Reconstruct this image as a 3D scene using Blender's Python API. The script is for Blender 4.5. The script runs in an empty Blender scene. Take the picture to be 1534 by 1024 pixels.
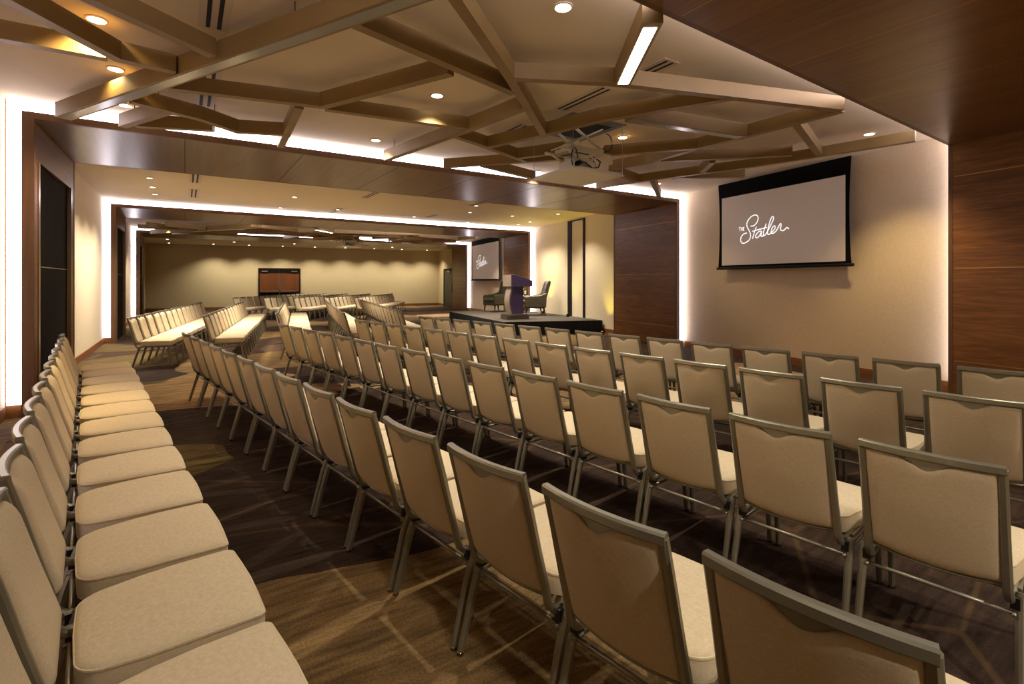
import bpy, math, random
from mathutils import Vector, Matrix
random.seed(7)
S = bpy.context.scene
COL = S.collection
PI = math.pi

# ------------------------------------------------------------------ basics
class MB:
    def __init__(s):
        s.v = []; s.f = []; s.m = []
    def add(s, vs, fs, mi=0):
        o = len(s.v); s.v += [tuple(p) for p in vs]
        for f in fs:
            s.f.append([i + o for i in f]); s.m.append(mi)
    def box(s, x0, x1, y0, y1, z0, z1, mi=0):
        vs = [(x, y, z) for z in (z0, z1) for y in (y0, y1) for x in (x0, x1)]
        s.add(vs, [(0, 2, 3, 1), (4, 5, 7, 6), (0, 1, 5, 4), (2, 6, 7, 3), (0, 4, 6, 2), (1, 3, 7, 5)], mi)
    def prism(s, poly, z0, z1, mi=0):
        n = len(poly)
        vs = [(x, y, z0) for x, y in poly] + [(x, y, z1) for x, y in poly]
        fs = [tuple(range(n - 1, -1, -1)), tuple(range(n, 2 * n))]
        fs += [(i, (i + 1) % n, n + (i + 1) % n, n + i) for i in range(n)]
        s.add(vs, fs, mi)
    def extr(s, pts, d, mi=0):
        """closed polygon in 3-D swept by vector d"""
        n = len(pts); d = Vector(d)
        vs = [Vector(p) for p in pts] + [Vector(p) + d for p in pts]
        fs = [tuple(range(n - 1, -1, -1)), tuple(range(n, 2 * n))]
        fs += [(i, (i + 1) % n, n + (i + 1) % n, n + i) for i in range(n)]
        s.add(vs, fs, mi)
    def sweep(s, path, sec, up=(0, 0, 1), mi=0, closed=False, taper=None):
        path = [Vector(p) for p in path]; n = len(path); k = len(sec); up = Vector(up)
        vs = []
        for i, p in enumerate(path):
            a = path[(i - 1) % n] if (closed or i > 0) else p
            b = path[(i + 1) % n] if (closed or i < n - 1) else p
            t = (b - a).normalized()
            side = t.cross(up)
            if side.length < 1e-4: side = t.cross(Vector((0, 1, 0)))
            side.normalize(); u2 = side.cross(t).normalized()
            sc = taper[i] if taper else 1.0
            # mitre
            if 0 < i < n - 1 or closed:
                d1 = (p - a).normalized(); c = max(.5, d1.dot(t)); m = 1 / c
            else: m = 1
            for (x, y) in sec:
                vs.append(p + side * x * sc * (m if abs(t.z) < .999 and m < 1.5 else 1) + u2 * y * sc)
        fs = []
        rng = n if closed else n - 1
        for i in range(rng):
            j = (i + 1) % n
            for q in range(k):
                r = (q + 1) % k
                fs.append((i * k + q, i * k + r, j * k + r, j * k + q))
        if not closed:
            fs.append(tuple(range(k - 1, -1, -1))); fs.append(tuple((n - 1) * k + q for q in range(k)))
        s.add(vs, fs, mi)
    def tube(s, path, r, mi=0, n=8, closed=False, taper=None):
        s.sweep(path, circ(r, n), mi=mi, closed=closed, taper=taper)
    def lathe(s, prof, cx=0, cy=0, n=20, mi=0):
        vs = []; fs = []
        for (r, z) in prof:
            for i in range(n):
                a = 2 * PI * i / n; vs.append((cx + r * math.cos(a), cy + r * math.sin(a), z))
        for j in range(len(prof) - 1):
            for i in range(n):
                k = (i + 1) % n
                fs.append((j * n + i, j * n + k, (j + 1) * n + k, (j + 1) * n + i))
        fs.append(tuple(range(n - 1, -1, -1))); fs.append(tuple((len(prof) - 1) * n + i for i in range(n)))
        s.add(vs, fs, mi)
    def build(s, name, mats, parent=None, smooth=False, auto=None):
        me = bpy.data.meshes.new(name); me.from_pydata([tuple(p) for p in s.v], [], s.f)
        if not isinstance(mats, (list, tuple)): mats = [mats]
        for m in mats: me.materials.append(m)
        me.polygons.foreach_set('material_index', s.m)
        if smooth: me.polygons.foreach_set('use_smooth', [True] * len(me.polygons))
        me.validate(); me.update()
        if auto is not None:
            try: me.set_sharp_from_angle(angle=math.radians(auto))
            except Exception: pass
        o = bpy.data.objects.new(name, me); COL.objects.link(o)
        if parent: o.parent = parent
        return o

def circ(r, n=8):
    return [(r * math.cos(2 * PI * i / n), r * math.sin(2 * PI * i / n)) for i in range(n)]
def rrect(w, h, c):
    w /= 2; h /= 2
    return [(-w + c, -h), (w - c, -h), (w, -h + c), (w, h - c), (w - c, h), (-w + c, h), (-w, h - c), (-w, -h + c)]
def empty(name, loc=(0, 0, 0), rz=0):
    o = bpy.data.objects.new(name, None); COL.objects.link(o)
    o.location = loc; o.rotation_euler = (0, 0, rz); o.empty_display_size = .1
    return o
def tag(o, label=None, cat=None, group=None, kind=None):
    if label: o['label'] = label
    if cat: o['category'] = cat
    if group: o['group'] = group
    if kind: o['kind'] = kind
    return o
def struct(o): o['kind'] = 'structure'; return o
def bevel(o, w=.006, seg=2):
    m = o.modifiers.new('bevel', 'BEVEL'); m.width = w; m.segments = seg; m.limit_method = 'ANGLE'
    return o

# ------------------------------------------------------------------ materials
def srgb(r, g, b):
    def c(x):
        x /= 255.; return x / 12.92 if x <= .04045 else ((x + .055) / 1.055) ** 2.4
    return (c(r), c(g), c(b), 1)
def mat(name, col, rough=.6, metal=0., emit=None, es=0., coat=0., spec=.5):
    m = bpy.data.materials.new(name); m.use_nodes = True
    b = m.node_tree.nodes['Principled BSDF']
    b.inputs['Base Color'].default_value = col; b.inputs['Roughness'].default_value = rough
    b.inputs['Metallic'].default_value = metal; b.inputs['Coat Weight'].default_value = coat
    b.inputs['Specular IOR Level'].default_value = spec
    if emit: b.inputs['Emission Color'].default_value = emit; b.inputs['Emission Strength'].default_value = es
    return m
def nodes(m): return m.node_tree.nodes, m.node_tree.links, m.node_tree.nodes['Principled BSDF']
def noisy(name, c1, c2, scale=(1, 1, 1), nscale=5., rough=.7, metal=0., bump=0., bscale=None, detail=6., lo=.35, hi=.65, coat=0., spec=.5):
    m = mat(name, c1, rough, metal, coat=coat, spec=spec); N, L, b = nodes(m)
    tc = N.new('ShaderNodeTexCoord'); mp = N.new('ShaderNodeMapping'); mp.inputs['Scale'].default_value = scale
    nz = N.new('ShaderNodeTexNoise'); nz.inputs['Scale'].default_value = nscale; nz.inputs['Detail'].default_value = detail
    cr = N.new('ShaderNodeValToRGB'); cr.color_ramp.elements[0].position = lo; cr.color_ramp.elements[1].position = hi
    cr.color_ramp.elements[0].color = c1; cr.color_ramp.elements[1].color = c2
    L.new(tc.outputs['Object'], mp.inputs[0]); L.new(mp.outputs[0], nz.inputs['Vector']); L.new(nz.outputs['Fac'], cr.inputs[0])
    L.new(cr.outputs[0], b.inputs['Base Color'])
    if bump:
        n2 = N.new('ShaderNodeTexNoise'); n2.inputs['Scale'].default_value = bscale or nscale; n2.inputs['Detail'].default_value = 3
        L.new(mp.outputs[0], n2.inputs['Vector'])
        bp = N.new('ShaderNodeBump'); bp.inputs['Strength'].default_value = bump; bp.inputs['Distance'].default_value = .01
        L.new(n2.outputs['Fac'], bp.inputs['Height']); L.new(bp.outputs[0], b.inputs['Normal'])
    return m
def wood(name, c1, c2, c3, axis='y', rough=.3, seams=0, spec=.5):
    """walnut veneer, grain running along an axis of the object"""
    m = mat(name, c1, rough, 0, spec=spec); N, L, b = nodes(m)
    tc = N.new('ShaderNodeTexCoord'); mp = N.new('ShaderNodeMapping')
    sc = {'y': (7, .35, 16), 'x': (.35, 7, 16), 'z': (7, 7, .35)}[axis]
    mp.inputs['Scale'].default_value = sc
    nz = N.new('ShaderNodeTexNoise'); nz.inputs['Scale'].default_value = 2.2; nz.inputs['Detail'].default_value = 8; nz.inputs['Distortion'].default_value = .6
    n2 = N.new('ShaderNodeTexNoise'); n2.inputs['Scale'].default_value = .45; n2.inputs['Detail'].default_value = 2
    cr = N.new('ShaderNodeValToRGB'); e = cr.color_ramp.elements
    e[0].position = .3; e[0].color = c1; e[1].position = .72; e[1].color = c3
    k = e.new(.5); k.color = c2
    mx = N.new('ShaderNodeMix'); mx.data_type = 'FLOAT'; mx.inputs[0].default_value = .35
    L.new(tc.outputs['Object'], mp.inputs[0]); L.new(mp.outputs[0], nz.inputs['Vector']); L.new(mp.outputs[0], n2.inputs['Vector'])
    L.new(nz.outputs['Fac'], mx.inputs[2]); L.new(n2.outputs['Fac'], mx.inputs[3]); L.new(mx.outputs[0], cr.inputs[0])
    L.new(cr.outputs[0], b.inputs['Base Color'])
    return m
def linen(name, col, col2, sc=220.):
    m = mat(name, col, .85, spec=.25); N, L, b = nodes(m)
    tc = N.new('ShaderNodeTexCoord')
    mp = N.new('ShaderNodeMapping'); mp.inputs['Scale'].default_value = (1, 1, .12)
    mq = N.new('ShaderNodeMapping'); mq.inputs['Scale'].default_value = (.15, .15, 1)
    a = N.new('ShaderNodeTexNoise'); a.inputs['Scale'].default_value = sc; a.inputs['Detail'].default_value = 2
    c = N.new('ShaderNodeTexNoise'); c.inputs['Scale'].default_value = sc; c.inputs['Detail'].default_value = 2
    L.new(tc.outputs['Object'], mp.inputs[0]); L.new(tc.outputs['Object'], mq.inputs[0])
    L.new(mp.outputs[0], a.inputs['Vector']); L.new(mq.outputs[0], c.inputs['Vector'])
    ad = N.new('ShaderNodeMath'); ad.operation = 'ADD'; L.new(a.outputs['Fac'], ad.inputs[0]); L.new(c.outputs['Fac'], ad.inputs[1])
    cr = N.new('ShaderNodeMapRange'); cr.inputs['From Min'].default_value = .7; cr.inputs['From Max'].default_value = 1.3
    L.new(ad.outputs[0], cr.inputs['Value'])
    mx = N.new('ShaderNodeMix'); mx.data_type = 'RGBA'; mx.inputs[6].default_value = col; mx.inputs[7].default_value = col2
    L.new(cr.outputs[0], mx.inputs[0]); L.new(mx.outputs[2], b.inputs['Base Color'])
    bp = N.new('ShaderNodeBump'); bp.inputs['Strength'].default_value = .18; bp.inputs['Distance'].default_value = .002
    L.new(ad.outputs[0], bp.inputs['Height']); L.new(bp.outputs[0], b.inputs['Normal'])
    return m

M = {}
M['linen'] = linen('linen_wallcovering', srgb(190, 170, 142), srgb(200, 181, 153), 90)
M['cream'] = linen('cream_wallcovering', srgb(216, 200, 172), srgb(224, 209, 182), 60)
M['khaki'] = linen('khaki_wallcovering', srgb(190, 174, 136), srgb(198, 182, 144), 60)
M['ceil'] = noisy('ceiling_paint', srgb(204, 186, 154), srgb(209, 191, 160), nscale=.6, rough=.8)
M['walnut'] = wood('walnut_panel', srgb(84, 50, 22), srgb(118, 74, 36), srgb(146, 98, 50), 'y', .38)
M['walnut_soffit'] = wood('walnut_soffit', srgb(84, 54, 30), srgb(110, 74, 42), srgb(132, 92, 54), 'y', .3)
M['walnut_edge'] = wood('walnut_edge', srgb(82, 56, 38), srgb(98, 68, 46), srgb(112, 80, 54), 'z', .5)
M['darkwood'] = wood('dark_wood_door', srgb(14, 8, 5), srgb(18, 10, 7), srgb(22, 12, 8), 'z', .85, spec=.15)
M['doorwood'] = wood('red_wood_door', srgb(84, 46, 22), srgb(102, 58, 28), srgb(116, 68, 34), 'z', .35)
M['base'] = wood('baseboard_wood', srgb(104, 60, 28), srgb(126, 76, 38), srgb(142, 88, 46), 'y', .4)
M['gold'] = mat('gold_reveal', srgb(190, 150, 90), .35, .8)
M['seam'] = mat('seam_shadow_gap', srgb(28, 14, 8), .7)
M['beam'] = noisy('bronze_beam_paint', srgb(126, 101, 58), srgb(136, 110, 66), nscale=2, rough=.5, metal=.15)
M['led'] = mat('led_strip', (1, 1, 1, 1), .5, emit=(.95, .87, 1, 1), es=9)
M['panel_light'] = mat('linear_diffuser', (1, 1, 1, 1), .5, emit=(1, .93, .86, 1), es=9)
M['lens_off'] = mat('unlit_diffuser', srgb(150, 148, 142), .18, 0)
M['bulb'] = mat('downlight_lens', (1, 1, 1, 1), .5, emit=(1, .86, .6, 1), es=14)
M['bulb_dim'] = mat('downlight_lens_dim', (1, 1, 1, 1), .5, emit=(1, .9, .75, 1), es=5)
M['white'] = mat('white_enamel', srgb(214, 206, 186), .4)
M['trimwhite'] = mat('ceiling_trim_paint', srgb(190, 172, 146), .6)
M['black'] = mat('painted_void_black', srgb(8, 7, 6), .8)
M['blackmetal'] = mat('black_metal', srgb(16, 13, 11), .7, 0, spec=.25)
M['steel'] = mat('brushed_steel', srgb(190, 184, 176), .28, 1)
M['bronze_trim'] = mat('bronze_trim', srgb(170, 145, 110), .3, .85)
M['fabric'] = linen('beige_upholstery', srgb(200, 182, 150), srgb(218, 201, 170), 420)
M['frame'] = mat('champagne_frame', srgb(146, 141, 124), .38, .65)
M['plastic'] = mat('black_plastic', srgb(14, 13, 12), .45)
M['glide'] = mat('chair_glide', srgb(150, 140, 125), .25, 1)
M['skirt'] = noisy('black_skirt_cloth', srgb(10, 10, 14), srgb(18, 18, 24), nscale=30, rough=.85)
M['stage'] = noisy('stage_carpet', srgb(62, 55, 48), srgb(80, 72, 63), nscale=60, rough=.95)
M['screenfab'] = mat('screen_black_border', srgb(9, 8, 8), .9, spec=.1)
M['logo'] = mat('projected_white', (1, 1, 1, 1), .5, emit=(.92, .96, 1, 1), es=1.0)
M['leather'] = noisy('dark_olive_leather', srgb(40, 38, 22), srgb(54, 50, 32), nscale=12, rough=.38)
M['leather2'] = noisy('brown_leather', srgb(62, 54, 40), srgb(76, 68, 52), nscale=12, rough=.4)
M['legwood'] = mat('dark_leg_wood', srgb(58, 32, 18), .35)
M['lect_dark'] = mat('lectern_purple_side', srgb(74, 60, 98), .35)
M['lect_grey'] = noisy('lectern_taupe_face', srgb(156, 140, 124), srgb(168, 152, 134), nscale=9, rough=.4)
M['lect_base'] = mat('lectern_base', srgb(76, 64, 60), .4)
M['leaf'] = noisy('green_leaf', srgb(60, 96, 30), srgb(110, 140, 60), nscale=20, rough=.5)
M['petal'] = mat('white_petal', srgb(236, 230, 214), .5)
M['glass_vase'] = mat('vase', srgb(210, 212, 205), .15, spec=.8)
M['greydoor'] = mat('charcoal_door', srgb(44, 42, 40), .45)
M['cable'] = mat('black_cable', srgb(12, 12, 12), .5)
M['plate'] = mat('grey_plate', srgb(96, 92, 84), .5, .2)

def screen_mat():
    m = mat('projected_taupe_image', srgb(176, 160, 144), .75, emit=srgb(190, 172, 158), es=.16)
    return m
M['screen'] = screen_mat()

def carpet_mat():
    m = mat('patterned_carpet', srgb(50, 35, 25), .95, spec=.15); N, L, b = nodes(m)
    tc = N.new('ShaderNodeTexCoord')
    warp = N.new('ShaderNodeTexNoise'); warp.inputs['Scale'].default_value = .35; warp.inputs['Detail'].default_value = 2
    L.new(tc.outputs['Object'], warp.inputs['Vector'])
    wm = N.new('ShaderNodeVectorMath'); wm.operation = 'SCALE'; wm.inputs['Scale'].default_value = 2.6
    L.new(warp.outputs['Color'], wm.inputs[0])
    ad = N.new('ShaderNodeVectorMath'); ad.operation = 'ADD'; L.new(tc.outputs['Object'], ad.inputs[0]); L.new(wm.outputs[0], ad.inputs[1])
    mp = N.new('ShaderNodeMapping'); mp.inputs['Scale'].default_value = (.42, .62, 1); mp.inputs['Rotation'].default_value = (0, 0, .5)
    L.new(ad.outputs[0], mp.inputs[0])
    vo = N.new('ShaderNodeTexVoronoi'); vo.inputs['Scale'].default_value = .8
    L.new(mp.outputs[0], vo.inputs['Vector'])
    sep = N.new('ShaderNodeSeparateColor'); L.new(vo.outputs['Color'], sep.inputs[0])
    cr = N.new('ShaderNodeValToRGB'); cr.color_ramp.interpolation = 'CONSTANT'
    cols = [(0, srgb(60, 44, 34)), (.3, srgb(54, 40, 32)), (.52, srgb(90, 74, 44)), (.7, srgb(84, 66, 52)), (.8, srgb(122, 98, 64)), (.92, srgb(150, 122, 86))]
    e = cr.color_ramp.elements; e[0].position = 0; e[0].color = cols[0][1]; e[1].position = cols[1][0]; e[1].color = cols[1][1]
    for p, c in cols[2:]: k = e.new(p); k.color = c
    L.new(sep.outputs[0], cr.inputs[0])
    # woven streaks
    ms = N.new('ShaderNodeMapping'); ms.inputs['Scale'].default_value = (2.2, 16, 1); ms.inputs['Rotation'].default_value = (0, 0, -.55)
    w2 = N.new('ShaderNodeVectorMath'); w2.operation = 'SCALE'; w2.inputs['Scale'].default_value = .5; L.new(warp.outputs['Color'], w2.inputs[0])
    a2 = N.new('ShaderNodeVectorMath'); a2.operation = 'ADD'; L.new(tc.outputs['Object'], a2.inputs[0]); L.new(w2.outputs[0], a2.inputs[1]); L.new(a2.outputs[0], ms.inputs[0])
    st = N.new('ShaderNodeTexNoise'); st.inputs['Scale'].default_value = 1.6; st.inputs['Detail'].default_value = 5
    L.new(ms.outputs[0], st.inputs['Vector'])
    fi = N.new('ShaderNodeTexNoise'); fi.inputs['Scale'].default_value = 90; L.new(tc.outputs['Object'], fi.inputs['Vector'])
    m1 = N.new('ShaderNodeMapRange'); m1.inputs['From Min'].default_value = .3; m1.inputs['From Max'].default_value = .7
    m1.inputs['To Min'].default_value = .55; m1.inputs['To Max'].default_value = 1.4; L.new(st.outputs['Fac'], m1.inputs['Value'])
    m2 = N.new('ShaderNodeMapRange'); m2.inputs['From Min'].default_value = .3; m2.inputs['From Max'].default_value = .7
    m2.inputs['To Min'].default_value = .75; m2.inputs['To Max'].default_value = 1.25; L.new(fi.outputs['Fac'], m2.inputs['Value'])
    mm = N.new('ShaderNodeMath'); mm.operation = 'MULTIPLY'; L.new(m1.outputs[0], mm.inputs[0]); L.new(m2.outputs[0], mm.inputs[1])
    sc = N.new('ShaderNodeVectorMath'); sc.operation = 'SCALE'; L.new(cr.outputs[0], sc.inputs[0]); L.new(mm.outputs[0], sc.inputs['Scale'])
    # thin golden drawn lines
    mv = N.new('ShaderNodeMapping'); mv.inputs['Scale'].default_value = (.5, 1.1, 1); mv.inputs['Rotation'].default_value = (0, 0, .35); L.new(tc.outputs['Object'], mv.inputs[0])
    v2 = N.new('ShaderNodeTexVoronoi'); v2.feature = 'DISTANCE_TO_EDGE'; v2.inputs['Scale'].default_value = 1.0; L.new(mv.outputs[0], v2.inputs['Vector'])
    lt = N.new('ShaderNodeMapRange'); lt.inputs['From Min'].default_value = .006; lt.inputs['From Max'].default_value = .016; lt.inputs['To Min'].default_value = .2; lt.inputs['To Max'].default_value = 0; L.new(v2.outputs['Distance'], lt.inputs['Value'])
    lm = N.new('ShaderNodeMix'); lm.data_type = 'RGBA'; lm.inputs[7].default_value = srgb(128, 100, 60); L.new(lt.outputs[0], lm.inputs[0]); L.new(sc.outputs[0], lm.inputs[6])
    L.new(lm.outputs[2], b.inputs['Base Color'])
    bp = N.new('ShaderNodeBump'); bp.inputs['Strength'].default_value = .4; bp.inputs['Distance'].default_value = .004
    L.new(fi.outputs['Fac'], bp.inputs['Height']); L.new(bp.outputs[0], b.inputs['Normal'])
    return m
M['carpet'] = carpet_mat()

# ------------------------------------------------------------------ room shell (hall axis = +y)
XL = -1.75; ZC = 3.72; ZS = 3.51; ZO = 3.593
def XR(y, off=.18): return 9.1 + off + .175 * (y - 2.63)
RDIR = Vector((.175, 1, 0)).normalized()
FAR_L = (-1.75, 33.0); FAR_R = (XR(31.0, .18), 31.0)
m = MB(); m.prism([(-2.2, -6.2), (8.2, -6.2), (15.2, 33.6), (-2.2, 33.6)], -.1, 0)
struct(m.build('floor', M['carpet']))
m = MB(); m.prism([(-2.2, -6.2), (8.2, -6.2), (15.2, 33.6), (-2.2, 33.6)], ZC, ZC + .1)
struct(m.build('ceiling', M['ceil']))
PORT = [(-1.2, 2.61), (8.05, 10.65), (16.45, 19.0), (24.4, 27.0)]
BAYS = [(-6.1, -1.2, 0), (-1.2, 9.3, 0), (9.3, 17.7, 1), (17.7, 25.7, 0), (25.7, 33.2, 2)]
m = MB()
for y0, y1, k in BAYS: m.box(XL - .15, XL, y0, y1, 0, ZC, k)
struct(m.build('wall_left', [M['linen'], M['cream'], M['khaki']]))
m = MB()
for y0, y1, k in BAYS:
    if k == 2: y1 = 31.2
    m.prism([(XR(y0), y0), (XR(y0) + .15, y0), (XR(y1) + .15, y1), (XR(y1), y1)], 0, ZC, k)
struct(m.build('wall_right', [M['linen'], M['cream'], M['khaki']]))
m = MB(); m.prism([FAR_L, FAR_R, (FAR_R[0], FAR_R[1] + .15), (FAR_L[0], FAR_L[1] + .15)], 0, ZC)
struct(m.build('wall_far', M['khaki']))
m = MB(); m.prism([(-1.9, -6.1), (8.1, -6.1), (8.1, -5.95), (-1.9, -5.95)], 0, ZC)
struct(m.build('wall_near', M['linen']))
# last bay: lowered ceiling
m = MB(); m.prism([(XL, 27.0), (XR(27.0), 27.0), (XR(31.0), 31.0), (XL, 33.0)], 3.6, ZC)
struct(m.build('ceiling', M['ceil']))
# baseboards
m = MB(); m.box(XL, XL + .02, 10.65, 16.4, 0, .15); m.box(XL, XL + .02, 2.6, 8.0, 0, .15); m.box(XL, XL + .02, 19.1, 24.35, 0, .15); m.box(XL, XL + .02, 27.0, 33.0, 0, .15)
struct(m.build('baseboard_left', M['base']))
m = MB()
for y0, y1 in ((2.62, 8.0), (10.7, 16.4), (19.1, 24.35), (27.1, 27.45), (29.62, 30.95)):
    m.prism([(XR(y0, .16), y0), (XR(y0, .18), y0), (XR(y1, .18), y1), (XR(y1, .16), y1)], 0, .15)
struct(m.build('baseboard_right', M['base']))
FD = (Vector((FAR_R[0], FAR_R[1], 0)) - Vector((FAR_L[0], FAR_L[1], 0))); FLEN = FD.length; FD.normalize()
FN = Vector((FD.y, -FD.x, 0))   # towards the room
def far(s, o=0.): p = Vector((FAR_L[0], FAR_L[1], 0)) + FD * s + FN * o; return (p.x, p.y)
m = MB()
for s0, s1 in ((0.02, 5.3), (7.62, FLEN - .03)):
    m.prism([far(s0), far(s0, .02), far(s1, .02), far(s1)], 0, .15)
struct(m.build('baseboard_far', M['base']))

# ------------------------------------------------------------------ wood portals
def portal(n, y0, y1, near_led, far_led, panels=True):
    m = MB()
    xi, xo = -1.49, -1.60
    # header: soffit (mat 0) with outer rim (mat 1) at the front
    def rp(y, off): return (XR(y, off), y)
    # soffit slab
    m.prism([(XL + .002, y0 + .05), rp(y0 + .05, .175), rp(y1 - .05, .175), (XL + .002, y1 - .05)], ZS, ZC - .002, 0)
    # rims front/back
    for (a, b) in ((y0, y0 + .05), (y1 - .05, y1)):
        m.prism([(xo, a), rp(a, .03), rp(b, .03), (xo, b)], ZS, ZO, 1)
        m.box(xo, xi, a, b, 0, ZS, 1)
        m.prism([rp(a, -.08), rp(a, .03), rp(b, .03), rp(b, -.08)], 0, ZS, 1)
    # right jamb
    m.prism([rp(y0 + .05, -.075), rp(y0 + .05, .175), rp(y1 - .05, .175), rp(y1 - .05, -.075)], 0, ZS, 2)
    # left jamb around doorway
    d0, d1, dz = y0 + .28, y0 + 2.3, 3.05
    m.box(XL + .002, xi - .005, y0 + .05, d0, 0, ZS, 2)
    m.box(XL + .002, xi - .005, d1, y1 - .05, 0, ZS, 2)
    m.box(XL + .002, xi - .005, d0, d1, dz, ZS, 2)
    p = struct(m.build('trim_%d' % n, [M['walnut_soffit'], M['walnut_edge'], M['walnut']]))
    # gold reveals on the right panel
    for z in (.49, 1.78, 3.06):
        g = MB(); a, b = y0 + .07, y1 - .07
        g.prism([rp(a, -.0755), rp(a, -.078), rp(b, -.078), rp(b, -.0755)], z - .006, z + .006)
        g.build('reveal_strip', M['gold'], p)
    x = 0.
    while x < XR(y0) - .6:
        if x > -1.3:
            g = MB(); g.box(x - .005, x + .005, y0 + .06, y1 - .06, ZS - .0015, ZS + .001)
            g.build('seam_strip', M['gold'] if n == 1 else M['seam'], p)
        x += 1.5
    # doorway: dark leaf set back, bronze trims
    d = MB(); d.box(XL + .004, xi - .05, d0, d1, 0.005, dz)
    dr = struct(d.build('door_%d' % (n + 2), M['darkwood']))
    t = MB(); t.box(xi - .05, xi - .048, d0 + .02, d1 - .02, 1.775, 1.787)
    t.build('reveal_strip', M['bronze_trim'], dr)
    for (a, b) in ((d0 - .075, d0 + .004), (d1 - .004, d1 + .05)):
        t = MB(); t.box(XL + .05, xi + .004, a, b, 0, dz); t.build('jamb_trim', M['bronze_trim'], dr)
    # LED light strips in the shadow gap between portal rim and bay shell
    for on, y, sgn in ((near_led, y0, -1), (far_led, y1, 1)):
        if not on: continue
        l = MB(); a, b = (y + .012, y + .03) if sgn < 0 else (y - .03, y - .012)
        l.box(XL + .02, xo, a, b, .16, ZC - .004)
        l.prism([(xo, a), (XR(a, .03), a), (XR(b, .03), b), (xo, b)], ZO, ZC - .004)
        l.prism([(XR(a, .03), a), (XR(a, .165), a), (XR(b, .165), b), (XR(b, .03), b)], .16, ZC - .004)
        o = l.build('light_strip', M['led'], p); o['label'] = 'glowing white light strip'
    return p
p1 = portal(1, *PORT[0], False, True)
for o in [p1] + list(p1.children):      # the far edge of this portal runs slightly askew
    for v in o.data.vertices:
        if v.co.y > 2.3: v.co.y += .028 * (v.co.x - 9)
    o.data.update()
portal(2, *PORT[1], True, False)
portal(3, *PORT[2], True, True)
portal(4, *PORT[3], True, False)

# ------------------------------------------------------------------ far doors
def double_door():
    p = empty('door_1'); struct(p)
    c = far(6.46, 0); p.location = (c[0], c[1], 0); p.rotation_euler = (0, 0, math.atan2(FD.y, FD.x))
    w, h = 1.12, 2.36
    m = MB(); m.box(-w, -w + .07, -.06, .0, 0, h); m.box(w - .07, w, -.06, 0, 0, h); m.box(-w + .07, w - .07, -.06, 0, h - .07, h)
    m.build('door_frame', M['darkwood'], p)
    for s in (-1, 1):
        m = MB(); x0, x1 = (-w + .075, -.006) if s < 0 else (.006, w - .075)
        m.box(x0, x1, -.05, -.01, 0.01, h - .075, 0)
        m.box(x0, x1, -.054, -.05, 0.01, .95, 1); m.box(x0, x1, -.054, -.05, h - .3, h - .075, 1)
        lf = m.build('door_leaf', [M['doorwood'], M['darkwood']], p)
        m = MB(); m.box(x0 + .06, x1 - .04, -.13, -.1, 1.02, 1.08); m.box(x0 + .06, x0 + .12, -.13, -.05, 1.0, 1.1); m.box(x1 - .1, x1 - .04, -.13, -.05, 1.0, 1.1)
        m.build('push_bar', M['steel'], lf)
        m = MB(); xx = -.05 if s < 0 else .02
        m.box(xx, xx + .03, -.075, -.054, 1.08, h - .3); m.build('latch_rod', M['steel'], lf)
        m = MB(); xx = x0 + .1 if s < 0 else x1 - .42
        m.box(xx, xx + .32, -.13, -.05, h - .22, h - .15); m.build('door_closer', M['steel'], lf)
double_door()
def side_door():
    y0, y1 = 27.5, 29.55
    p = empty('door_2'); struct(p)
    p.location = (XR(y0), y0, 0); p.rotation_euler = (0, 0, math.atan2(1, .175))
    L = (y1 - y0) * 1.015
    m = MB(); m.box(0, .1, .0, .06, 0, 2.38); m.box(L - .1, L, 0, .06, 0, 2.38); m.box(.1, L - .1, 0, .06, 2.28, 2.38)
    m.build('door_frame', M['blackmetal'], p)
    m = MB(); m.box(.1, L - .1, 0.0, .035, .01, 2.28); lf = m.build('door_leaf', M['greydoor'], p)
    m = MB(); m.box(.3, .34, .07, .1, .95, 1.5); m.box(.3, .34, .03, .1, .95, .99); m.box(.3, .34, .03, .1, 1.46, 1.5); m.build('door_handle', M['steel'], lf)
    m = MB(); m.box(.6, 1.0, .035, .1, 2.16, 2.24); m.build('door_closer', M['steel'], lf)
side_door()
# operable wall track posts on the cream wall of the middle bay
def wall_post(y0, y1, dep):
    m = MB(); m.prism([(XR(y0, .18 - dep), y0), (XR(y0), y0), (XR(y1), y1), (XR(y1, .18 - dep), y1)], 0, 3.68)
    return m.build('trim_5', M['blackmetal'])
a = struct(wall_post(13.42, 13.68, .03)); a.name = 'trim_5'
b = struct(wall_post(12.56, 12.68, .03)); b.name = 'trim_6'
m = MB(); m.prism([(XR(12.68, .15), 12.68), (XR(12.68), 12.68), (XR(13.42), 13.42), (XR(13.42, .15), 13.42)], 3.64, 3.68)
struct(m.build('trim_7', M['blackmetal']))

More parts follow.
